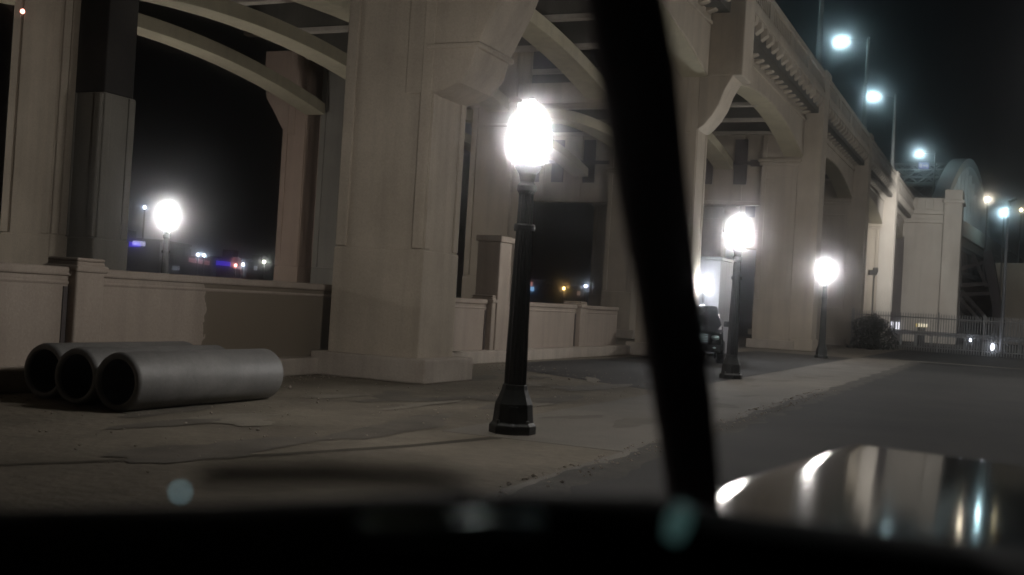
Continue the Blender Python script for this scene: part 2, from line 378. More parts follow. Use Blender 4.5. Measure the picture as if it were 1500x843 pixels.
# painted-over patch: part of the left wall carries a darker coat with a ragged edge
def patched():
    m = mottled('patched_wall', (.33, .275, .225), (.40, .34, .285), .8, .85, .15, .3)
    nt = m.node_tree; L = nt.links.new; nd = nt.nodes.new
    p = nt.nodes['Principled BSDF']; src = p.inputs['Base Color'].links[0].from_socket
    geo = nd('ShaderNodeNewGeometry')
    dt = nd('ShaderNodeVectorMath'); dt.operation = 'DOT_PRODUCT'; dt.inputs[1].default_value = U
    L(geo.outputs['Position'], dt.inputs[0])
    ns = nd('ShaderNodeTexNoise'); ns.inputs['Scale'].default_value = 5; L(geo.outputs['Position'], ns.inputs['Vector'])
    ad = nd('ShaderNodeMath'); ad.operation = 'MULTIPLY_ADD'; ad.inputs[1].default_value = .35; L(ns.outputs['Fac'], ad.inputs[0]); L(dt.outputs['Value'], ad.inputs[2])
    gt = nd('ShaderNodeMath'); gt.operation = 'GREATER_THAN'; gt.inputs[1].default_value = O.dot(U)-2.75+.17; L(ad.outputs[0], gt.inputs[0])
    mx = nd('ShaderNodeMix'); mx.data_type = 'RGBA'; mx.inputs[7].default_value = (.165, .135, .10, 1)
    L(gt.outputs[0], mx.inputs[0]); L(src, mx.inputs[6]); L(mx.outputs[2], p.inputs['Base Color'])
    return m
M['patched'] = patched()
low_wall('tan low wall with a raised post and a darker painted patch behind the grey pipes', -14, 5.2, [(-5.3, .5, 1.68), (-11, .5, 1.66)], 1.60, 'patched')
low_wall('pale low wall with square posts right of the big pier behind the nearest lamp', 5.25, 17.4, [(8.0, .9, 1.56), (13.9, .5, 1.55)], 1.50, 'wall')
pp = MB(); pp.bbox(7.75, 8.45, 2.36, 2.98, 0, 2.9); pp.bbox(7.7, 8.5, 2.32, 3.02, 2.9, 3.05)
o = pp.build('gate_pillar', 'wall', None, .03); tag(o, 'tall square concrete gate pillar rising above the low wall behind the nearest lamp post', 'gate pillar')
cd = MB(); a = B(8.62, 2.28); cd.tube([a, a+Vector((0, 0, 2.6))], .05, 10); cd.box(a.x-.1, a.x+.1, a.y-.08, a.y+.08, .95, 1.3)
tag(cd.build('conduit', 'white_panel'), 'pale vertical conduit with a small box on the gate pillar edge', 'conduit')

# ------------------------------------------------------------------ street lamps
def street_lamp(label, loc):
    r = thing('street_lamp', label, 'street lamp', loc, 0, 'globe street lamps')
    b = MB()
    b.lathe([(.27, 0), (.27, .10), (.235, .13), (.215, .34), (.18, .42), (.15, .50), (.14, .56)], 8)
    b.build('base', 'post', r, .01, False, False)
    p = MB(); n = 16
    prof = [(.128, .5), (.125, .9), (.112, 1.6), (.095, 2.3), (.085, 2.72), (.11, 2.76), (.11, 2.82), (.08, 2.86), (.10, 2.95), (.16, 3.03), (.165, 3.06)]
    p.lathe(prof, 32)
    for k in range(0, 5):                                   # shallow flutes on the shaft
        for i in range(0, 32, 2):
            v = p.v[k*32+i]; p.v[k*32+i] = Vector((v.x*.9, v.y*.9, v.z))
    o = p.build('post', 'post', r, 0, False, False)
    d = MB(); d.hexa([(-.055, -.226, .16), (.055, -.226, .16), (.055, -.20, .16), (-.055, -.20, .16), (-.05, -.216, .32), (.05, -.216, .32), (.05, -.19, .32), (-.05, -.19, .32)]); d.build('access_door', 'post', r, .004, False, False)
    for i in range(4):
        a = math.pi/4+i*math.pi/2; q = MB(); q.lathe([(.02, .1), (.02, .13), (.008, .135)], 6, (.235*math.cos(a), .235*math.sin(a), .03)); q.build('anchor_bolt', 'steel', r, 0, False, False)
    c = MB(); c.lathe([(.118, 2.30), (.122, 2.32), (.122, 2.36), (.116, 2.38)], 20, cap=False); c.build('collar', 'post', r, 0, False, False)
    g = MB(); g.lathe([(.12, 3.062), (.175, 3.10), (.222, 3.18), (.246, 3.27), (.248, 3.35), (.236, 3.43), (.220, 3.50), (.206, 3.57), (.15, 3.66), (.085, 3.74), (.03, 3.795)], 20)
    g.build('globe', 'globe', r, 0, True, False)
    f = MB(); f.lathe([(.028, 3.797), (.02, 3.81), (.006, 3.835)], 10); f.build('finial', 'post', r, 0, False, False)
    return r
L1 = street_lamp('nearest street lamp, glowing globe on a thick dark post before the big pier', (.1, 12.81, 0))
for lab, loc in (('second street lamp along the kerb, standing before the parked dark car', (5.2, 26.2, 0)),
                 ('farthest kerbside street lamp, standing by the second tall lamp pilaster of the viaduct', (12.14, 43.73, 0)),
                 ('street lamp glowing beyond the low wall, seen under the viaduct between its columns', (-10.25, 33.2, 0.)),
                 ('street lamp under the viaduct past the left edge, lighting the column at the far left', tuple(B(-6.0, 14.5)))):
    c = copy_tree(L1); c.location = loc; c['label'] = lab

M['tall'] = glow('tall_light_lens', (1.0, .97, .93), 1500)
def tall_light(label, x, y, ax):
    r = thing('tall_street_light', label, 'street light', (x, y, 0), 0, 'tall street lights across the road')
    p = MB(); p.lathe([(.2, 0), (.2, .3), (.12, .4), (.07, 9.0)], 12); p.build('pole', 'steel', r, 0, True, False)
    a = MB(); a.tube([(0, 0, 8.9), (ax*.5, 0, 9.25), (ax, 0, 9.3)], .04, 8); a.build('arm', 'steel', r, 0, True, False)
    h = MB(); h.box(ax-.5, ax+.2, -.16, .16, 9.27, 9.42); h.build('lamp_head', 'steel', r, .03, False, False)
    l = MB(); l.lathe([(.05, 9.02), (.15, 9.08), (.19, 9.16), (.19, 9.26)], 14, (ax-.15, 0, 0)); l.build('lens', 'tall', r, 0, True, False)
    return r
tall_light('tall street light across the road nearest to the car, past the right edge', 19.0, 31.0, -1.4)
tall_light('tall street light across the road by the fence, past the right edge', 31.5, 54.0, -1.4)

# ------------------------------------------------------------------ lamps on the viaduct
M['led'] = glow('bridge_lamp_lens', (.62, .95, 1.0), 215)
def bridge_lamp(label, t, z=12.99, h=5.9, lens='led'):
    r = thing('bridge_lamp', label, 'bridge lamp', B(t, -.1, z), RZ, 'lamp standards on the viaduct pilasters')
    p = MB(); p.lathe([(.30, 0), (.28, .12), (.2, .3), (.17, .5), (.13, .9), (.115, 2.5), (.085, h-.1), (.1, h), (.03, h+.15)], 12); p.build('pole', 'steel', r, 0, True, False)
    a = MB(); a.tube([(0, 0, h-.25), (0, .5, h-.05), (0, 1.1, h), (0, 1.35, h)], .022, 8); a.build('arm', 'post', r, 0, False, False)
    hd = MB(); hd.hexa([(-.16, 1.3, h-.03), (.16, 1.3, h-.03), (.16, 1.95, h-.03), (-.16, 1.95, h-.03), (-.1, 1.3, h+.1), (.1, 1.3, h+.1), (.1, 1.9, h+.07), (-.1, 1.9, h+.07)])
    hd.build('lamp_head', 'steel', r, .01, False, False)
    l = MB(); l.box(-.15, .15, 1.34, 1.92, h-.17, h-.033); l.build('lens', lens, r, .02, False, False)
    return r
bl0 = bridge_lamp('nearest bridge lamp, tapered pole rising out of the top of the picture', 36.8)
for lab, t in (('second bridge lamp pole with a teal white light left of its top', 54.8), ('third bridge lamp pole with bright light hung over the deck, where the deck parapet flattens', 72.8)):
    c = copy_tree(bl0); c.location = B(t, -.1, 12.99); c['label'] = lab
M['led_far'] = glow('far_bridge_lamp_lens', (.66, .95, 1.0), 200)
c = bridge_lamp('bridge lamp pole carrying the blue sign before the steel arch', 113, 12.9, 7.35, 'led_far'); c.location = B(113, -.6, 12.9)
sg = thing('route_sign', 'small blue sign with a white arrow on the far bridge lamp pole', 'sign', at(1353, 243, 116.5))
s0 = sg.location
m = MB(); m.box(s0.x-.55, s0.x+.55, s0.y-.05, s0.y, s0.z-.35, s0.z+.35); m.build('sign_panel', 'blue', sg)
m = MB(); m.box(s0.x-.1, s0.x+.25, s0.y-.075, s0.y-.053, s0.z-.08, s0.z+.08); m.prism([(s0.x+.25, s0.y-.075, s0.z-.2), (s0.x+.48, s0.y-.075, s0.z), (s0.x+.25, s0.y-.075, s0.z+.2)], (0, .022, 0)); m.box(s0.x-.45, s0.x-.2, s0.y-.075, s0.y-.053, s0.z-.2, s0.z+.2)
m.build('arrow', 'white_sign', sg)

# ------------------------------------------------------------------ river arch bridge beyond the tower
AB = thing('arch_bridge', 'pale steel arch bridge with hangers beyond the concrete tower', 'arch bridge', at(1400, 470, 125)*1)
AB.location.z = 0
E0 = Vector((42.4, 114.0, 0)); EU = (Vector((67.0, 156.0, 0))-E0).normalized(); EN = Vector((-EU.y, EU.x, 0)); EL = 46.0
def E_(s, n, z): return E0+EU*s+EN*n+Vector((0, 0, z))
def arch_pts(n0, k=28, pk=20.2, z0=11.6, length=36.0, s0=-1.0):
    return [E_(s0+length*i/k, n0, z0+(pk-z0)*(1-(2*i/k-1)**2)) for i in range(k+1)]
for n0 in (0.0, 13.0):
    pts = arch_pts(n0); m = MB()
    for i in range(len(pts)-1): 
        a, b = pts[i], pts[i+1]; ext = (b-a)*.02
        m.bar(a-ext, b+ext, 1.5, .95, (0, 0, 1))
    m.build('arch_rib', 'white_paint', AB)
    for i in range(3, 26, 2):
        h = MB(); p = pts[i]; h.bar(Vector((p.x, p.y, 11.7)), p, .34, .5); h.build('hanger', 'white_paint', AB)
for i in (8, 11, 14, 17, 20):
    lat = MB()
    a = arch_pts(0)[i]; b = arch_pts(13)[i]
    for k in range(7):
        q0 = a.lerp(b, k/7); q1 = a.lerp(b, (k+1)/7); up = Vector((0, 0, 1.5))
        lat.bar(q0, q1, .16, .16); lat.bar(q0-up, q1-up, .16, .16); lat.bar(q0, q1-up, .12, .12); lat.bar(q0-up, q1, .12, .12)
    lat.build('top_bracing', 'steel', AB)
dk = MB(); dk.hexa([E_(-12, -1.6, 10.4), E_(90, -1.6, 9.2), E_(90, 15, 9.2), E_(-12, 15, 10.4), E_(-12, -1.6, 11.5), E_(90, -1.6, 10.3), E_(90, 15, 10.3), E_(-12, 15, 11.5)]); dk.build('deck', 'concrete_pale', AB)
pr = MB(); pr.hexa([E_(-12, -1.9, 11.2), E_(90, -1.9, 10.0), E_(90, -1.55, 10.0), E_(-12, -1.55, 11.2), E_(-12, -1.9, 13.0), E_(90, -1.9, 11.6), E_(90, -1.55, 11.6), E_(-12, -1.55, 13.0)])
for z in (11.25,): pr.hexa([E_(-12, -2.1, z-.1), E_(90, -2.1, z-1.3), E_(90, -1.9, z-1.3), E_(-12, -1.9, z-.1), E_(-12, -2.1, z+.25), E_(90, -2.1, z-.95), E_(90, -1.9, z-.95), E_(-12, -1.9, z+.25)])
pr.build('parapet', 'concrete_pale', AB, .04)
tr = MB()
for z0, z1 in ((10.2, 9.0), (7.6, 6.6)):
    tr.bar(E_(-10, -1.2, z0), E_(88, -1.2, z1), .5, .5)
for i in range(40):
    s = -10+i*2.4
    if s > 86: break
    tr.bar(E_(s, -1.2, 10.2-1.2*(s+10)/98), E_(s+(1.2 if i % 2 else 2.2), -1.2, 7.6-1.0*(s+10)/98), .22, .22)
    tr.bar(E_(s, -1.2, 9.9), E_(s, 12, 9.9), .3, .5)
tr.build('deck_truss', 'rust_steel', AB)
# trestle and river pier under the span
TW = thing('steel_trestle', 'dark riveted steel trestle with diagonal braces under the arch bridge', 'trestle', E_(12, 3, 0))
m = MB()
top1, bot1 = at(1447, 368, 118), at(1466, 480, 118)
for dn in (0, 7): 
    o_ = EN*dn
    m.bar(top1+o_, bot1+o_, .9, 1.0, EU); m.bar(at(1404, 372, 118)+o_, at(1402, 480, 118)+o_, .6, .6, EU)
m.build('leg', 'rust_steel', TW)
m = MB()
for a, b in (((1404, 395), (1440, 385)), ((1404, 418), (1450, 416)), ((1404, 432), (1452, 430)), ((1402, 432), (1440, 475)), ((1408, 425), (1448, 470)), ((1402, 470), (1460, 474)), ((1425, 372), (1446, 420))):
    m.bar(at(*a, 118), at(*b, 118), .35, .35, EU)
m.build('brace', 'rust_steel', TW)
rp_ = MB(); a = at(1458, 380, 126); b = at(1530, 380, 122)
rp_.hexa([Vector((a.x, a.y, 0)), Vector((b.x, b.y, 0)), Vector((b.x+5, b.y+9, 0)), Vector((a.x+5, a.y+9, 0)), Vector((a.x, a.y, 9.0)), Vector((b.x, b.y, 9.0)), Vector((b.x+5, b.y+9, 9.0)), Vector((a.x+5, a.y+9, 9.0))])
tag(rp_.build('river_pier', 'concrete', None, .1), 'broad brown concrete pier at the right edge behind the tall thin pole', 'bridge pier')

# ------------------------------------------------------------------ fence and things at the road end
FA, FB = B(53.5, -.2), B(49.5, -17.5)
fn = thing('iron_fence', 'tall grey iron picket fence across the end of the road', 'fence', (FA+FB)/2)
fl = (FB-FA).length; fd = (FB-FA)/fl
m = MB(); nb = int(fl/.145)
for i in range(nb):
    p = FA+fd*(i*.145); m.bar(p, p+Vector((0, 0, 2.2)), .05, .045); 
m.build('picket_panel', 'fence', fn)
m = MB()
for z in (.25, 1.05, 1.95): m.bar(FA+Vector((0, .04, z)), FB+Vector((0, .04, z)), .05, .07)
m.build('rail', 'fence', fn)
for i in range(0, 8):
    p = FA+fd*(i*2.5+.07); q = MB(); q.bar(p, p+Vector((0, 0, 2.3)), .1, .1); q.build('fence_post', 'fence', fn)
def shade_clump(label, c, rx, ry, h, n):
    r = thing('shade_clump', label, 'shade_clump', c)
    s = MB(); f = MB()
    for i in range(14):
        a = random.uniform(0, 6.28); e = c+Vector((rx*.7*math.cos(a), ry*.7*math.sin(a), h*random.uniform(.5, .9)))
        s.tube([c+Vector((random.uniform(-.2, .2), 0, 0)), (c+e)/2+Vector((0, 0, .2)), e], [.03, .02, .008], 5)
    s.build('stem', 'bark', r)
    for i in range(n):
        a = random.uniform(0, 6.28); q = random.random()**.5; z = random.random()
        ww = (1-.3*z**2)*(1+.3*math.sin(3*a+5*z)+.12*math.sin(7*a))
        p = c+Vector((rx*q*ww*math.cos(a), ry*q*ww*math.sin(a), h*(z*.95+.03)*(1-.25*q)))
        d1 = Vector((random.gauss(0, 1), random.gauss(0, 1), random.gauss(0, .7))).normalized()*random.uniform(.05, .11)
        d2 = d1.cross(Vector((random.gauss(0, 1), random.gauss(0, 1), random.gauss(0, 1)))).normalized()*.04
        f.add([p-d1, p+d2, p+d1, p-d2], [(0, 1, 2, 3)])
    f.build('shade_foliage', 'leaf', r)
g = at(1276, 513, 62); shade_clump('dark leafy clump added for the shade at the left end of the picket fence', Vector((g.x, 62, 0)), 1.15, .8, 2.15, 3600)  # added foliage stands in for the shaded, turned end of the fence
# flood light on a thin pole in front of the fourth pier
g = at(1276, 480, 70); r = thing('flood_light_pole', 'thin dark pole with a box head before the pale lamp pilaster at the fence', 'pole', Vector((g.x, 70, 0)))
m = MB(); zt = at(1275, 402, 70).z; m.tube([(g.x, 70, 0), (g.x, 70, zt)], .05, 8); m.build('pole', 'fence', r)
m = MB(); m.box(g.x-.32, g.x+.12, 69.8, 70.2, zt-.05, zt+.25); m.box(g.x-.05, g.x+.2, 69.85, 70.15, zt+.1, zt+.42); m.build('lamp_head', 'fence', r, .02)
# tall thin pole at right
r = thing('light_pole', 'tall slender pale pole rising behind the picket fence at right', 'pole', Vector((at(1467, 495, 72).x, 72, 0)))
a = Vector((r.location.x, 72, 0)); zt = at(1482, 296, 72).z
m = MB(); m.tube([a, a+Vector((0, 0, zt*.5)), a+Vector((0, 0, zt))], [.12, .1, .07], 10); m.build('pole', 'white_panel', r, 0, True)
m = MB(); m.bar(a+Vector((0, 0, zt)), a+Vector((.45, 0, zt+.22)), .3, .16); m.build('lamp_head', 'steel', r, .02)
m = MB(); zc = at(1474, 368, 72).z; m.bar(a+Vector((-.35, 0, zc)), a+Vector((.4, 0, zc)), .07, .07); m.build('cross_arm', 'white_panel', r)

def spot(name, label, cat, px, py, dep, size, col, st, group=None, pole=0, w=None, h=None):
    p = at(px, py, dep); r = thing(name, label, cat, Vector((p.x, p.y, max(0, p.z-pole) if pole else p.z)), 0, group)
    m = MB()
    if pole:
        m.tube([(p.x, p.y, max(0, p.z-pole)), (p.x, p.y, p.z-size)], .06*dep/80, 6); m.build('pole', 'rust_steel', r); m = MB()
    w = w or size; h = h or size
    m.lathe([(.3*w, -h), (.8*w, -.6*h), (w, 0), (.8*w, .6*h), (.3*w, h)], 12, p)
    m.build('lens', glow(name+'_light', col, st), r)
    return r
spot('distant_lamp', 'warm distant lamp on a pole right of the steel arch', 'lamp', 1447, 292, 119, .2, (1, .87, .65), 80, 'distant lamps by the arch bridge', 9)
spot('distant_lamp', 'bluish distant lamp left of the slender pole top', 'lamp', 1471, 312, 124, .2, (.6, .92, 1), 210, 'distant lamps by the arch bridge', 9)
spot('distant_lamp', 'yellowish distant lamp at the right edge of the night sky', 'lamp', 1496, 308, 160, .22, (1, .85, .5), 22, 'distant lamps by the arch bridge', 9)
# lights behind the fence
spot('bollard_light', 'small white bollard light behind the fence left of the slender pole', 'light', 1422, 497, 80, .1, (.85, .9, 1), 12, 'low lights behind the fence', 1.0, .1, .2)
spot('bollard_light', 'lower white bollard light behind the fence under the trestle', 'light', 1454, 509, 72, .1, (.85, .9, 1), 14, 'low lights behind the fence', .7, .1, .24)
m = MB(); p = at(1308, 478, 90); m.box(p.x-1.0, p.x-.3, 90, 90.3, p.z-.25, p.z+.25); m.box(p.x-.1, p.x+.6, 90, 90.3, p.z-.25, p.z+.35)
tag(m.build('lit_panel', glow('panel_light', (.85, .85, 1), .8)), 'pale lit panel low behind the left part of the picket fence', 'panel')
r = thing('marker_post', 'dark marker post with a yellow top behind the fence', 'post', Vector((at(1350, 480, 85).x, 85, 0)))
p = at(1350, 477, 85); m = MB(); m.box(p.x-.2, p.x+.2, 84.8, 85.2, 0, p.z-.12); m.build('post', 'black', r, .03)
m = MB(); m.box(p.x-.38, p.x+.38, 84.7, 85.3, p.z-.13, p.z+.13); m.build('cap', glow('yellow_cap_glow', (.9, .6, .02), .35), r, .03)  # light thrown back by the yellow top, put in as emission
# guard rail
r = thing('guard_rail', 'long grey guard rail running behind the picket fence', 'guard rail', at(1420, 490, 76)*1); r.location.z = 0
a, b = at(1310, 487, 84), at(1540, 500, 70); a.z = b.z = .95
m = MB(); m.bar(a, b, .08, .32); m.build('rail', 'white_panel', r)
for i in range(9):
    q = a.lerp(b, (i+.5)/9); m = MB(); m.bar(Vector((q.x, q.y+.1, 0)), Vector((q.x, q.y+.1, .9)), .12, .12); m.build('post', 'steel', r)

# ------------------------------------------------------------------ grey pipes on the lot
def pipe(label, t, d, L, rad=.335):
    r = thing('pipe', label, 'pipe', B(t, d, rad), RZ, 'grey pipes lying on the dirt')
    n = 40; ri = rad-.075
    m = MB(); vs = []; fs = []
    prof = [(ri, L), (rad-.03, L), (rad, L-.04), (rad, .05), (rad-.02, 0), (ri, 0), (ri, .04)]
    for R_, x in prof:
        for i in range(n):
            w = 2*math.pi*i/n; vs.append((x, R_*math.cos(w), R_*math.sin(w)))
    for k in range(len(prof)-1):
        for i in range(n): fs.append((k*n+i, k*n+(i+1) % n, (k+1)*n+(i+1) % n, (k+1)*n+i))
    m.add(vs, fs); m.build('barrel', 'pipe', r, 0, True, False)
    # bore: inner surface from one mouth to the other
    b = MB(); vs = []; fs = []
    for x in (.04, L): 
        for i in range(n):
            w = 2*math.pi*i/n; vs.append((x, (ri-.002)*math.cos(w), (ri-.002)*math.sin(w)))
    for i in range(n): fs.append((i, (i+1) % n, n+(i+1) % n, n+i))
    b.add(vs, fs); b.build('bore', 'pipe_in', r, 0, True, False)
    s = MB(); s.add([(x, y, z) for x in (.3, L-.05) for y, z in ((-.336, .015), (-.338, 0), (-.336, -.015))], [(0, 1, 4, 3), (1, 2, 5, 4)])
    return r
g0 = Vector((-4.21, 12.55, 0))
def toB(p): q = p-O; return q.dot(U), q.dot(N)
tb, db = toB(g0); db += .02
pipe('nearest grey pipe, dark round mouth facing left, closest to the street', tb-.04, db+.1, 2.72)
pipe('middle grey pipe lying between the two others', tb+.05, db+.80, 2.5)
pipe('rear grey pipe lying closest to the tan low wall', tb+.25, db+1.50, 2.5)

# ------------------------------------------------------------------ parked dark car, pale cabin and flood lamp under the viaduct
def suv():
    c0 = Vector((5.42, 33.2, 0)); r = thing('parked_car', 'parked dark car facing the camera behind the second street lamp', 'car', c0, math.radians(-9))
    # local: x across, y away from viewer (front at y=0)
    def sec(y, w, z0, z1, wt): return [(-w, y, z0), (w, y, z0), (wt, y, z1), (-wt, y, z1)]
    m = MB()
    rings = [sec(0, .82, .42, .92, .78), sec(.12, .90, .34, 1.02, .86), sec(1.15, .93, .30, 1.12, .88), sec(4.3, .93, .30, 1.15, .88), sec(4.6, .86, .4, 1.0, .8)]
    for k in range(len(rings)-1):
        a, b = rings[k], rings[k+1]; m.add(a+b, [(0, 1, 5, 4), (1, 2, 6, 5), (2, 3, 7, 6), (3, 0, 4, 7)])
    m.add(rings[0], [(0, 1, 2, 3)]); m.add(rings[-1], [(0, 1, 2, 3)])
    m.build('body', 'suv', r, .05, True, False)
    m = MB(); a = sec(1.1, .84, 1.09, 1.12, .82); 
    rr = [[(-.84, 1.1, 1.08), (.84, 1.1, 1.08), (.84, 4.35, 1.1), (-.84, 4.35, 1.1)], [(-.68, 1.85, 1.72), (.68, 1.85, 1.72), (.68, 4.05, 1.74), (-.68, 4.05, 1.74)]]
    m.hexa(rr[0]+rr[1]); m.build('cabin', 'suv', r, .06, True, False)
    m = MB(); m.hexa([(-.74, 1.20, 1.15), (.74, 1.20, 1.15), (.74, 1.25, 1.15), (-.74, 1.25, 1.15), (-.62, 1.78, 1.66), (.62, 1.78, 1.66), (.62, 1.85, 1.66), (-.62, 1.85, 1.66)]); m.build('windscreen', 'glass', r, 0, False, False)
    for s in (-1, 1):
        m = MB(); m.hexa([(s*.845, 1.5, 1.14), (s*.85, 4.1, 1.16), (s*.80, 4.1, 1.16), (s*.80, 1.5, 1.14), (s*.70, 2.0, 1.66), (s*.70, 3.9, 1.67), (s*.66, 3.9, 1.67), (s*.66, 2.0, 1.66)]); m.build('side_window', 'glass', r, 0, False, False)
        h = MB(); h.lathe([(.02, -.07), (.1, -.05), (.12, 0), (.1, .05), (.02, .07)], 12, (s*.64, -.01, .78)); h.build('headlight', 'chrome', r, 0, True, False)
        f = MB(); f.lathe([(.02, -.04), (.07, 0), (.02, .04)], 10, (s*.62, -.03, .48)); f.build('fog_light', 'chrome', r, 0, True, False)
        k = MB(); k.box(s*.9, s*1.1, 1.35, 1.5, 1.1, 1.27); k.build('wing_mirror', 'suv', r, .03, False, False)
        for y in (.85, 3.7):
            w = MB(); cx = s*.83; n = 24; vs = []; prof = [(.0, -.12), (.30, -.12), (.345, -.09), (.345, .09), (.30, .12), (0, .12)]; fs = []
            for R_, x in prof:
                for i in range(n): ang = 2*math.pi*i/n; vs.append((cx+x, y+R_*math.cos(ang), .345+R_*math.sin(ang)))
            for q in range(len(prof)-1):
                for i in range(n): fs.append((q*n+i, q*n+(i+1) % n, (q+1)*n+(i+1) % n, (q+1)*n+i))
            w.add(vs, fs); w.build('wheel', 'tyre', r, 0, False, False)
    m = MB(); m.box(-.84, .84, -.06, .1, .36, .58); m.build('bumper', 'black', r, .04, False, False)
    m = MB()
    for q in range(5): m.box(-.42, .42, -.035, .02, .64+q*.05, .665+q*.05)
    m.build('grille', 'chrome', r, 0, False, False)
    m = MB(); m.box(-.17, .17, -.075, -.055, .42, .53); m.build('number_plate', 'amber', r, 0, False, False)
    return r
suv()
p = at(1038, 445, 38.5)
cb = thing('site_cabin', 'pale box cabin under the viaduct behind the parked car', 'cabin', Vector((p.x, 38.5, 0)), RZ)
m = MB(); m.box(0, 2.4, -.35, 1.2, .1, 3.3); m.build('cabin_body', 'white_panel', cb, .03, False, False)
m = MB(); m.box(-.03, 2.43, -.4, 1.25, 3.3, 3.42); m.build('roof', 'steel', cb, .02, False, False)
m = MB(); m.box(-.03, -.003, .1, .9, .2, 2.2); m.build('door', 'white_panel', cb, .01, False, False)
spot('work_lamp', 'small dazzling work lamp above the parked dark car', 'lamp', 1031, 418, 36.6, .11, (.9, .95, 1), 700, None, 2.6)
spot('warning_light', 'small reddish light high on the column at the top left corner', 'light', 33, 17, 21.5, .045, (1, .35, .25), 6)

# ------------------------------------------------------------------ city across the river
def bld(label, px0, px1, ptop, dep, lights):
    a = at(px0, 400, dep); b = at(px1, 400, dep); zt = at((px0+px1)/2, ptop, dep).z
    r = thing('distant_building', label, 'building', Vector(((a.x+b.x)/2, dep, 0)), 0, 'dark buildings across the river')
    m = MB(); m.box(a.x, b.x, dep, dep+14, -.1, zt); m.build('wall', 'city', r)
    m = MB(); m.box(a.x-.2, b.x+.2, dep-.2, dep+14.2, zt, zt+.3); m.box(a.x+1, a.x+2.5, dep+2, dep+5, zt+.3, zt+1.4); m.build('roof', 'city', r)
    for (q0, y0, q1, y1, c, s, nm) in lights:
        p0 = at(q0, y0, dep-.3); p1 = at(q1, y1, dep-.3)
        m = MB(); m.hexa([(p0.x, dep-.3, p0.z-.0), (p1.x, dep-.3, p1.z-.0), (p1.x, dep-.05, p1.z), (p0.x, dep-.05, p0.z), (p0.x, dep-.3, p0.z+.62), (p1.x, dep-.3, p1.z+.62), (p1.x, dep-.05, p1.z+.62), (p0.x, dep-.05, p0.z+.62)])
        m.build(nm, glow('city_'+nm, c, s), r)
bl_ = (.06, .02, 1); rd = (1, .12, .12); wh = (.75, .85, 1)
bld('low dark building with a blue light strip under the left street lamp', 150, 232, 352, 150, [(189, 361, 205, 362, bl_, .7, 'light_strip'), (194, 359.5, 212, 361, (.7, .7, 1), .6, 'window_strip')])
bld('dark building with a red neon strip between the lamp and the pink column', 236, 308, 378, 155, [(276, 384, 306, 389, rd, .16, 'light_strip'), (252, 396, 262, 396.5, wh, .12, 'window_strip')])
bld('dark building with a long blue lit band left of the pink column', 308.5, 352, 380, 158, [(312, 388, 337, 390.5, bl_, .55, 'light_strip'), (286, 398, 298, 399, wh, .1, 'window_strip')])
bld('low dark building beside the pink column with no lit band', 353, 405, 388, 162, [(372, 396, 376, 396.5, wh, .2, 'window_strip')])
bld('dark building with a blue white lit sign right of the nearest lamp post', 745, 800, 412, 160, [(770, 426, 782, 427, (.3, .6, 1), .8, 'light_strip'), (772, 419, 780, 420, (1, .4, .3), .4, 'window_strip')])
bld('dark building with an amber lamp seen past the lamp post', 800.5, 880, 422, 165, [(845, 433, 850, 433, (1, .6, .3), .2, 'window_strip')])
for lab, x, y, c, s in (('tiny white street light above the red neon strip', 290, 373.5, wh, 60), ('tiny white street light above the long blue band', 299, 374.5, wh, 55), ('small red beacon right of the long blue band', 345, 389, (1, .3, .25), 40), ('tiny white light just right of the red beacon', 356, 388, wh, 55), ('tiny pale light beside the pink column', 387, 384, (1, 1, .85), 55), ('tiny amber light in the middle opening past the lamp post', 826, 423, (1, .6, .2), 45), ('tiny white light right of the amber one', 858, 419.5, wh, 45), ('pale light half hidden by the left street lamp glow', 212, 304, (.7, .8, 1), 60)):
    spot('city_light', lab, 'light', x, y, 140, .13, c, s, 'lights of the city across the river', 4)

# ------------------------------------------------------------------ the car the picture is taken from
CAR = thing('car', 'dark car seen from inside, with door sill, roof pillar, wiper and glossy bonnet', 'car', (1.2, .3, -.126))
def loft(rings, name, mat, parent, smooth=True, closed=True):
    m = MB(); k = len(rings[0]); vs = [v for r in rings for v in r]; fs = []
    for i in range(len(rings)-1):
        for j in range(k if closed else k-1): fs.append((i*k+j, i*k+(j+1) % k, (i+1)*k+(j+1) % k, (i+1)*k+j))
    if closed: fs.append(list(range(k))[::-1]); fs.append([(len(rings)-1)*k+j for j in range(k)])
    m.add(vs, fs); return m.build(name, mat, parent, 0, smooth)
# roof pillar
left = [(832, -120), (856, 0), (878, 140), (905, 300), (929, 430), (950, 560), (968, 670), (982, 790)]
right = [(968, -120), (977, 0), (996, 110), (1014, 300), (1031, 440), (1046, 580), (1056, 690), (1064, 790)]
rings = []
for i, (l, r_) in enumerate(zip(left, right)):
    D = .98+.05*i/7*3; a = at(*l, D); b = at(*r_, D); e = Vector((.018, .11, 0))
    w = (b-a)
    rings.append([a+w*.02+Vector((0, .004, 0)), a+w*.3-Vector((0, .012, 0)), a+w*.7-Vector((0, .012, 0)), b-w*.02+Vector((0, .004, 0)), b-w*.05+e, a+w*.2+e])
loft(rings, 'roof_pillar', 'pillar', CAR)
# door sill / dash: rounded ledges
def ledge(pts, D, name, drop=.55):
    rings = []
    for (x, y) in pts:
        p = at(x, y, D)
        rings.append([p+Vector((0, .10, -.035)), p+Vector((0, .03, -.004)), p, p+Vector((0, -.04, -.012)), p+Vector((0, -.16, -.06)), p+Vector((0, -.22, -.18)), p+Vector((0, -.22, -drop)), p+Vector((0, .10, -drop))])
    return loft(rings, name, 'black', CAR)
ledge([(-320, 752), (0, 748), (300, 742), (560, 728), (760, 721), (960, 728), (1040, 747), (1120, 760), (1250, 776), (1400, 795), (1560, 816)], .82, 'door_sill')
ledge([(985, 740), (1060, 752), (1150, 764), (1250, 778), (1380, 794), (1520, 812), (1800, 856)], .86, 'dashboard')
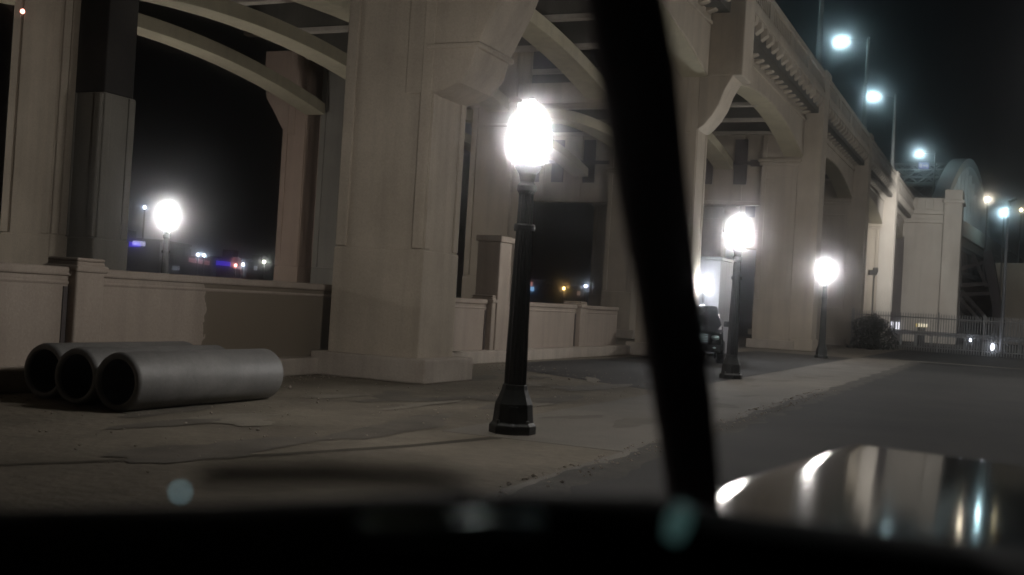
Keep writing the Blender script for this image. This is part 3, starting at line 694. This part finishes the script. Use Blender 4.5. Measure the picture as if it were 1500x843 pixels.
# chrome strip on the sill; glowing tube and beads stand in for lamp reflections
m = MB(); m.tube([at(528, 777, .5), at(660, 775, .5), at(790, 773, .5)], .0056, 12); m.build('sill_trim', 'trim_metal', CAR, 0, True)
m = MB(); m.tube([at(985, 790, .62), at(993, 765, .62), at(1004, 742, .62)], [.004, .006, .004], 10); m.build('switch', glow('switch_light', (.35, .75, .72), .07), CAR, 0, True)  # no switch: glowing tube stands in for a reflected glint
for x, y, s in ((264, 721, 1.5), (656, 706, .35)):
    p = at(x, y, .66); m = MB(); m.lathe([(.0006, -.0016), (.0015, -.0008), (.0016, 0), (.0015, .0008), (.0006, .0016)], 10, p); m.build('indicator_light', glow('indicator_%d' % x, (.42, .72, .80), s), CAR, 0, True)  # no indicators: glowing beads stand in for lamp reflections
m = MB(); m.tube([at(287, 699, .55), at(330, 694, .55), at(480, 694, .55), at(640, 702, .55), at(690, 712, .56)], [.003, .0055, .0055, .0045, .003], 8); m.build('wiper_arm', 'black', CAR, 0, True)
# bonnet: glossy, slightly crowned, slopes away to the front, rolled over at its left and front edges
HD, RT = Vector((.405, .914, 0)), Vector((.914, -.405, 0))
FL = Vector((.93, 2.95, 1.182)); nu, nv = 40, 30; grid = []
roll = [(.002, .0003), (.0045, .0014), (.0066, .0035), (.008, .0063), (.0088, .0105), (.010, .05), (.012, .4)]
LW, LD = 1.7, 1.55
def bon_pt(u, v):          # u metres to the right of the left edge, v metres behind the front edge
    p = FL+RT*u-HD*v-Vector((.045, 0, 0))*v
    p.z = 1.182+.034*v-.03*u+.004*math.sin(math.pi*v/LD)-.004*(u-.4)**2
    return p
cols = [(0, r) for r in reversed(roll)]+[(LW*i/nu, None) for i in range(nu+1)]
rows = [(0, r) for r in reversed(roll)]+[(LD*i/nv, None) for i in range(nv+1)]
bon = MB(); vs = []; fs = []
for v, rv in rows:
    for u, ru in cols:
        p = bon_pt(u, v)
        if rv: p += HD*rv[0]-Vector((0, 0, rv[1]))
        if ru: p += -RT*ru[0]-Vector((0, 0, max(0, ru[1]-(rv[1] if rv else 0))))
        vs.append(p)
nc = len(cols)
for j in range(len(rows)-1):
    for i in range(nc-1): fs.append((j*nc+i, j*nc+i+1, (j+1)*nc+i+1, (j+1)*nc+i))
bon.add(vs, fs); bon.build('bonnet', 'paint', CAR, 0, True)

def flood(name, loc, target, power, size, col):
    l = bpy.data.lights.new(name, 'SPOT'); l.energy = power; l.spot_size = math.radians(size); l.spot_blend = .8; l.color = col; l.shadow_soft_size = .15
    o = bpy.data.objects.new(name, l); COL.objects.link(o); o.location = loc
    o.rotation_euler = (Vector(target)-Vector(loc)).to_track_quat('-Z', 'Y').to_euler()
p = at(1482, 296, 72); flood('added_tower_beam', p+Vector((.2, .6, .0)), at(1380, 385, 103), 14000, 100, (1, .98, .95))  # added spot: gives the unlit-looking pole head a beam onto the tower
p = at(1275, 402, 70); flood('added_pier_beam', p+Vector((-.1, .4, .3)), at(1290, 380, 86), 1300, 110, (1, .97, .92))  # added spot at the dark box head, brightens the pier behind it

# ------------------------------------------------------------------ night air
hz = MB(); hz.box(-340, 340, -65, 340, -1.2, 26)
hm = bpy.data.materials.new('night_air'); hm.use_nodes = True; nt = hm.node_tree; nt.nodes.clear()
out = nt.nodes.new('ShaderNodeOutputMaterial'); pv = nt.nodes.new('ShaderNodeVolumePrincipled')
pv.inputs['Color'].default_value = (.92, .94, 1, 1); pv.inputs['Density'].default_value = .0055; pv.inputs['Anisotropy'].default_value = .9962
nt.links.new(pv.outputs['Volume'], out.inputs['Volume'])
ho = hz.build('haze', hm); ho['kind'] = 'stuff'

# ------------------------------------------------------------------ sky, camera, render
w = bpy.data.worlds.new('World'); S.world = w; w.use_nodes = True; nt = w.node_tree
bg = nt.nodes['Background']; sk = nt.nodes.new('ShaderNodeTexSky'); sk.sky_type = 'NISHITA'; sk.sun_disc = False
sk.sun_elevation = math.radians(-4); sk.sun_rotation = math.radians(70)
nt.links.new(sk.outputs['Color'], bg.inputs['Color']); bg.inputs['Strength'].default_value = .014
cam = bpy.data.cameras.new('camera'); co = bpy.data.objects.new('camera', cam); COL.objects.link(co)
cam.sensor_width = 36; cam.lens = F/1500*36; cam.clip_start = .05; cam.clip_end = 2000
# axes: right, up, back
fw = Vector((0, math.cos(PITCH), math.sin(PITCH))); up0 = Vector((0, -math.sin(PITCH), math.cos(PITCH))); rt0 = Vector((1, 0, 0))
c_, s_ = math.cos(ROLL), math.sin(ROLL)
rt_ = rt0*c_+up0*s_; up_ = up0*c_-rt0*s_
# image x grows along (X cos + Y sin)
co.matrix_world = Matrix(((rt_.x, up_.x, -fw.x, 0), (rt_.y, up_.y, -fw.y, 0), (rt_.z, up_.z, -fw.z, EYE), (0, 0, 0, 1)))
cam.dof.use_dof = True; cam.dof.focus_distance = 28; cam.dof.aperture_fstop = 2.6
S.camera = co
S.view_settings.view_transform = 'Standard'; S.view_settings.look = 'None'; S.view_settings.exposure = 0; S.view_settings.gamma = 1
S.render.engine = 'CYCLES'
cy = S.cycles; cy.use_denoising = True; cy.max_bounces = 5; cy.diffuse_bounces = 3; cy.glossy_bounces = 3; cy.volume_bounces = 1
cy.sample_clamp_indirect = 4; cy.use_light_tree = True; cy.caustics_reflective = False; cy.caustics_refractive = False
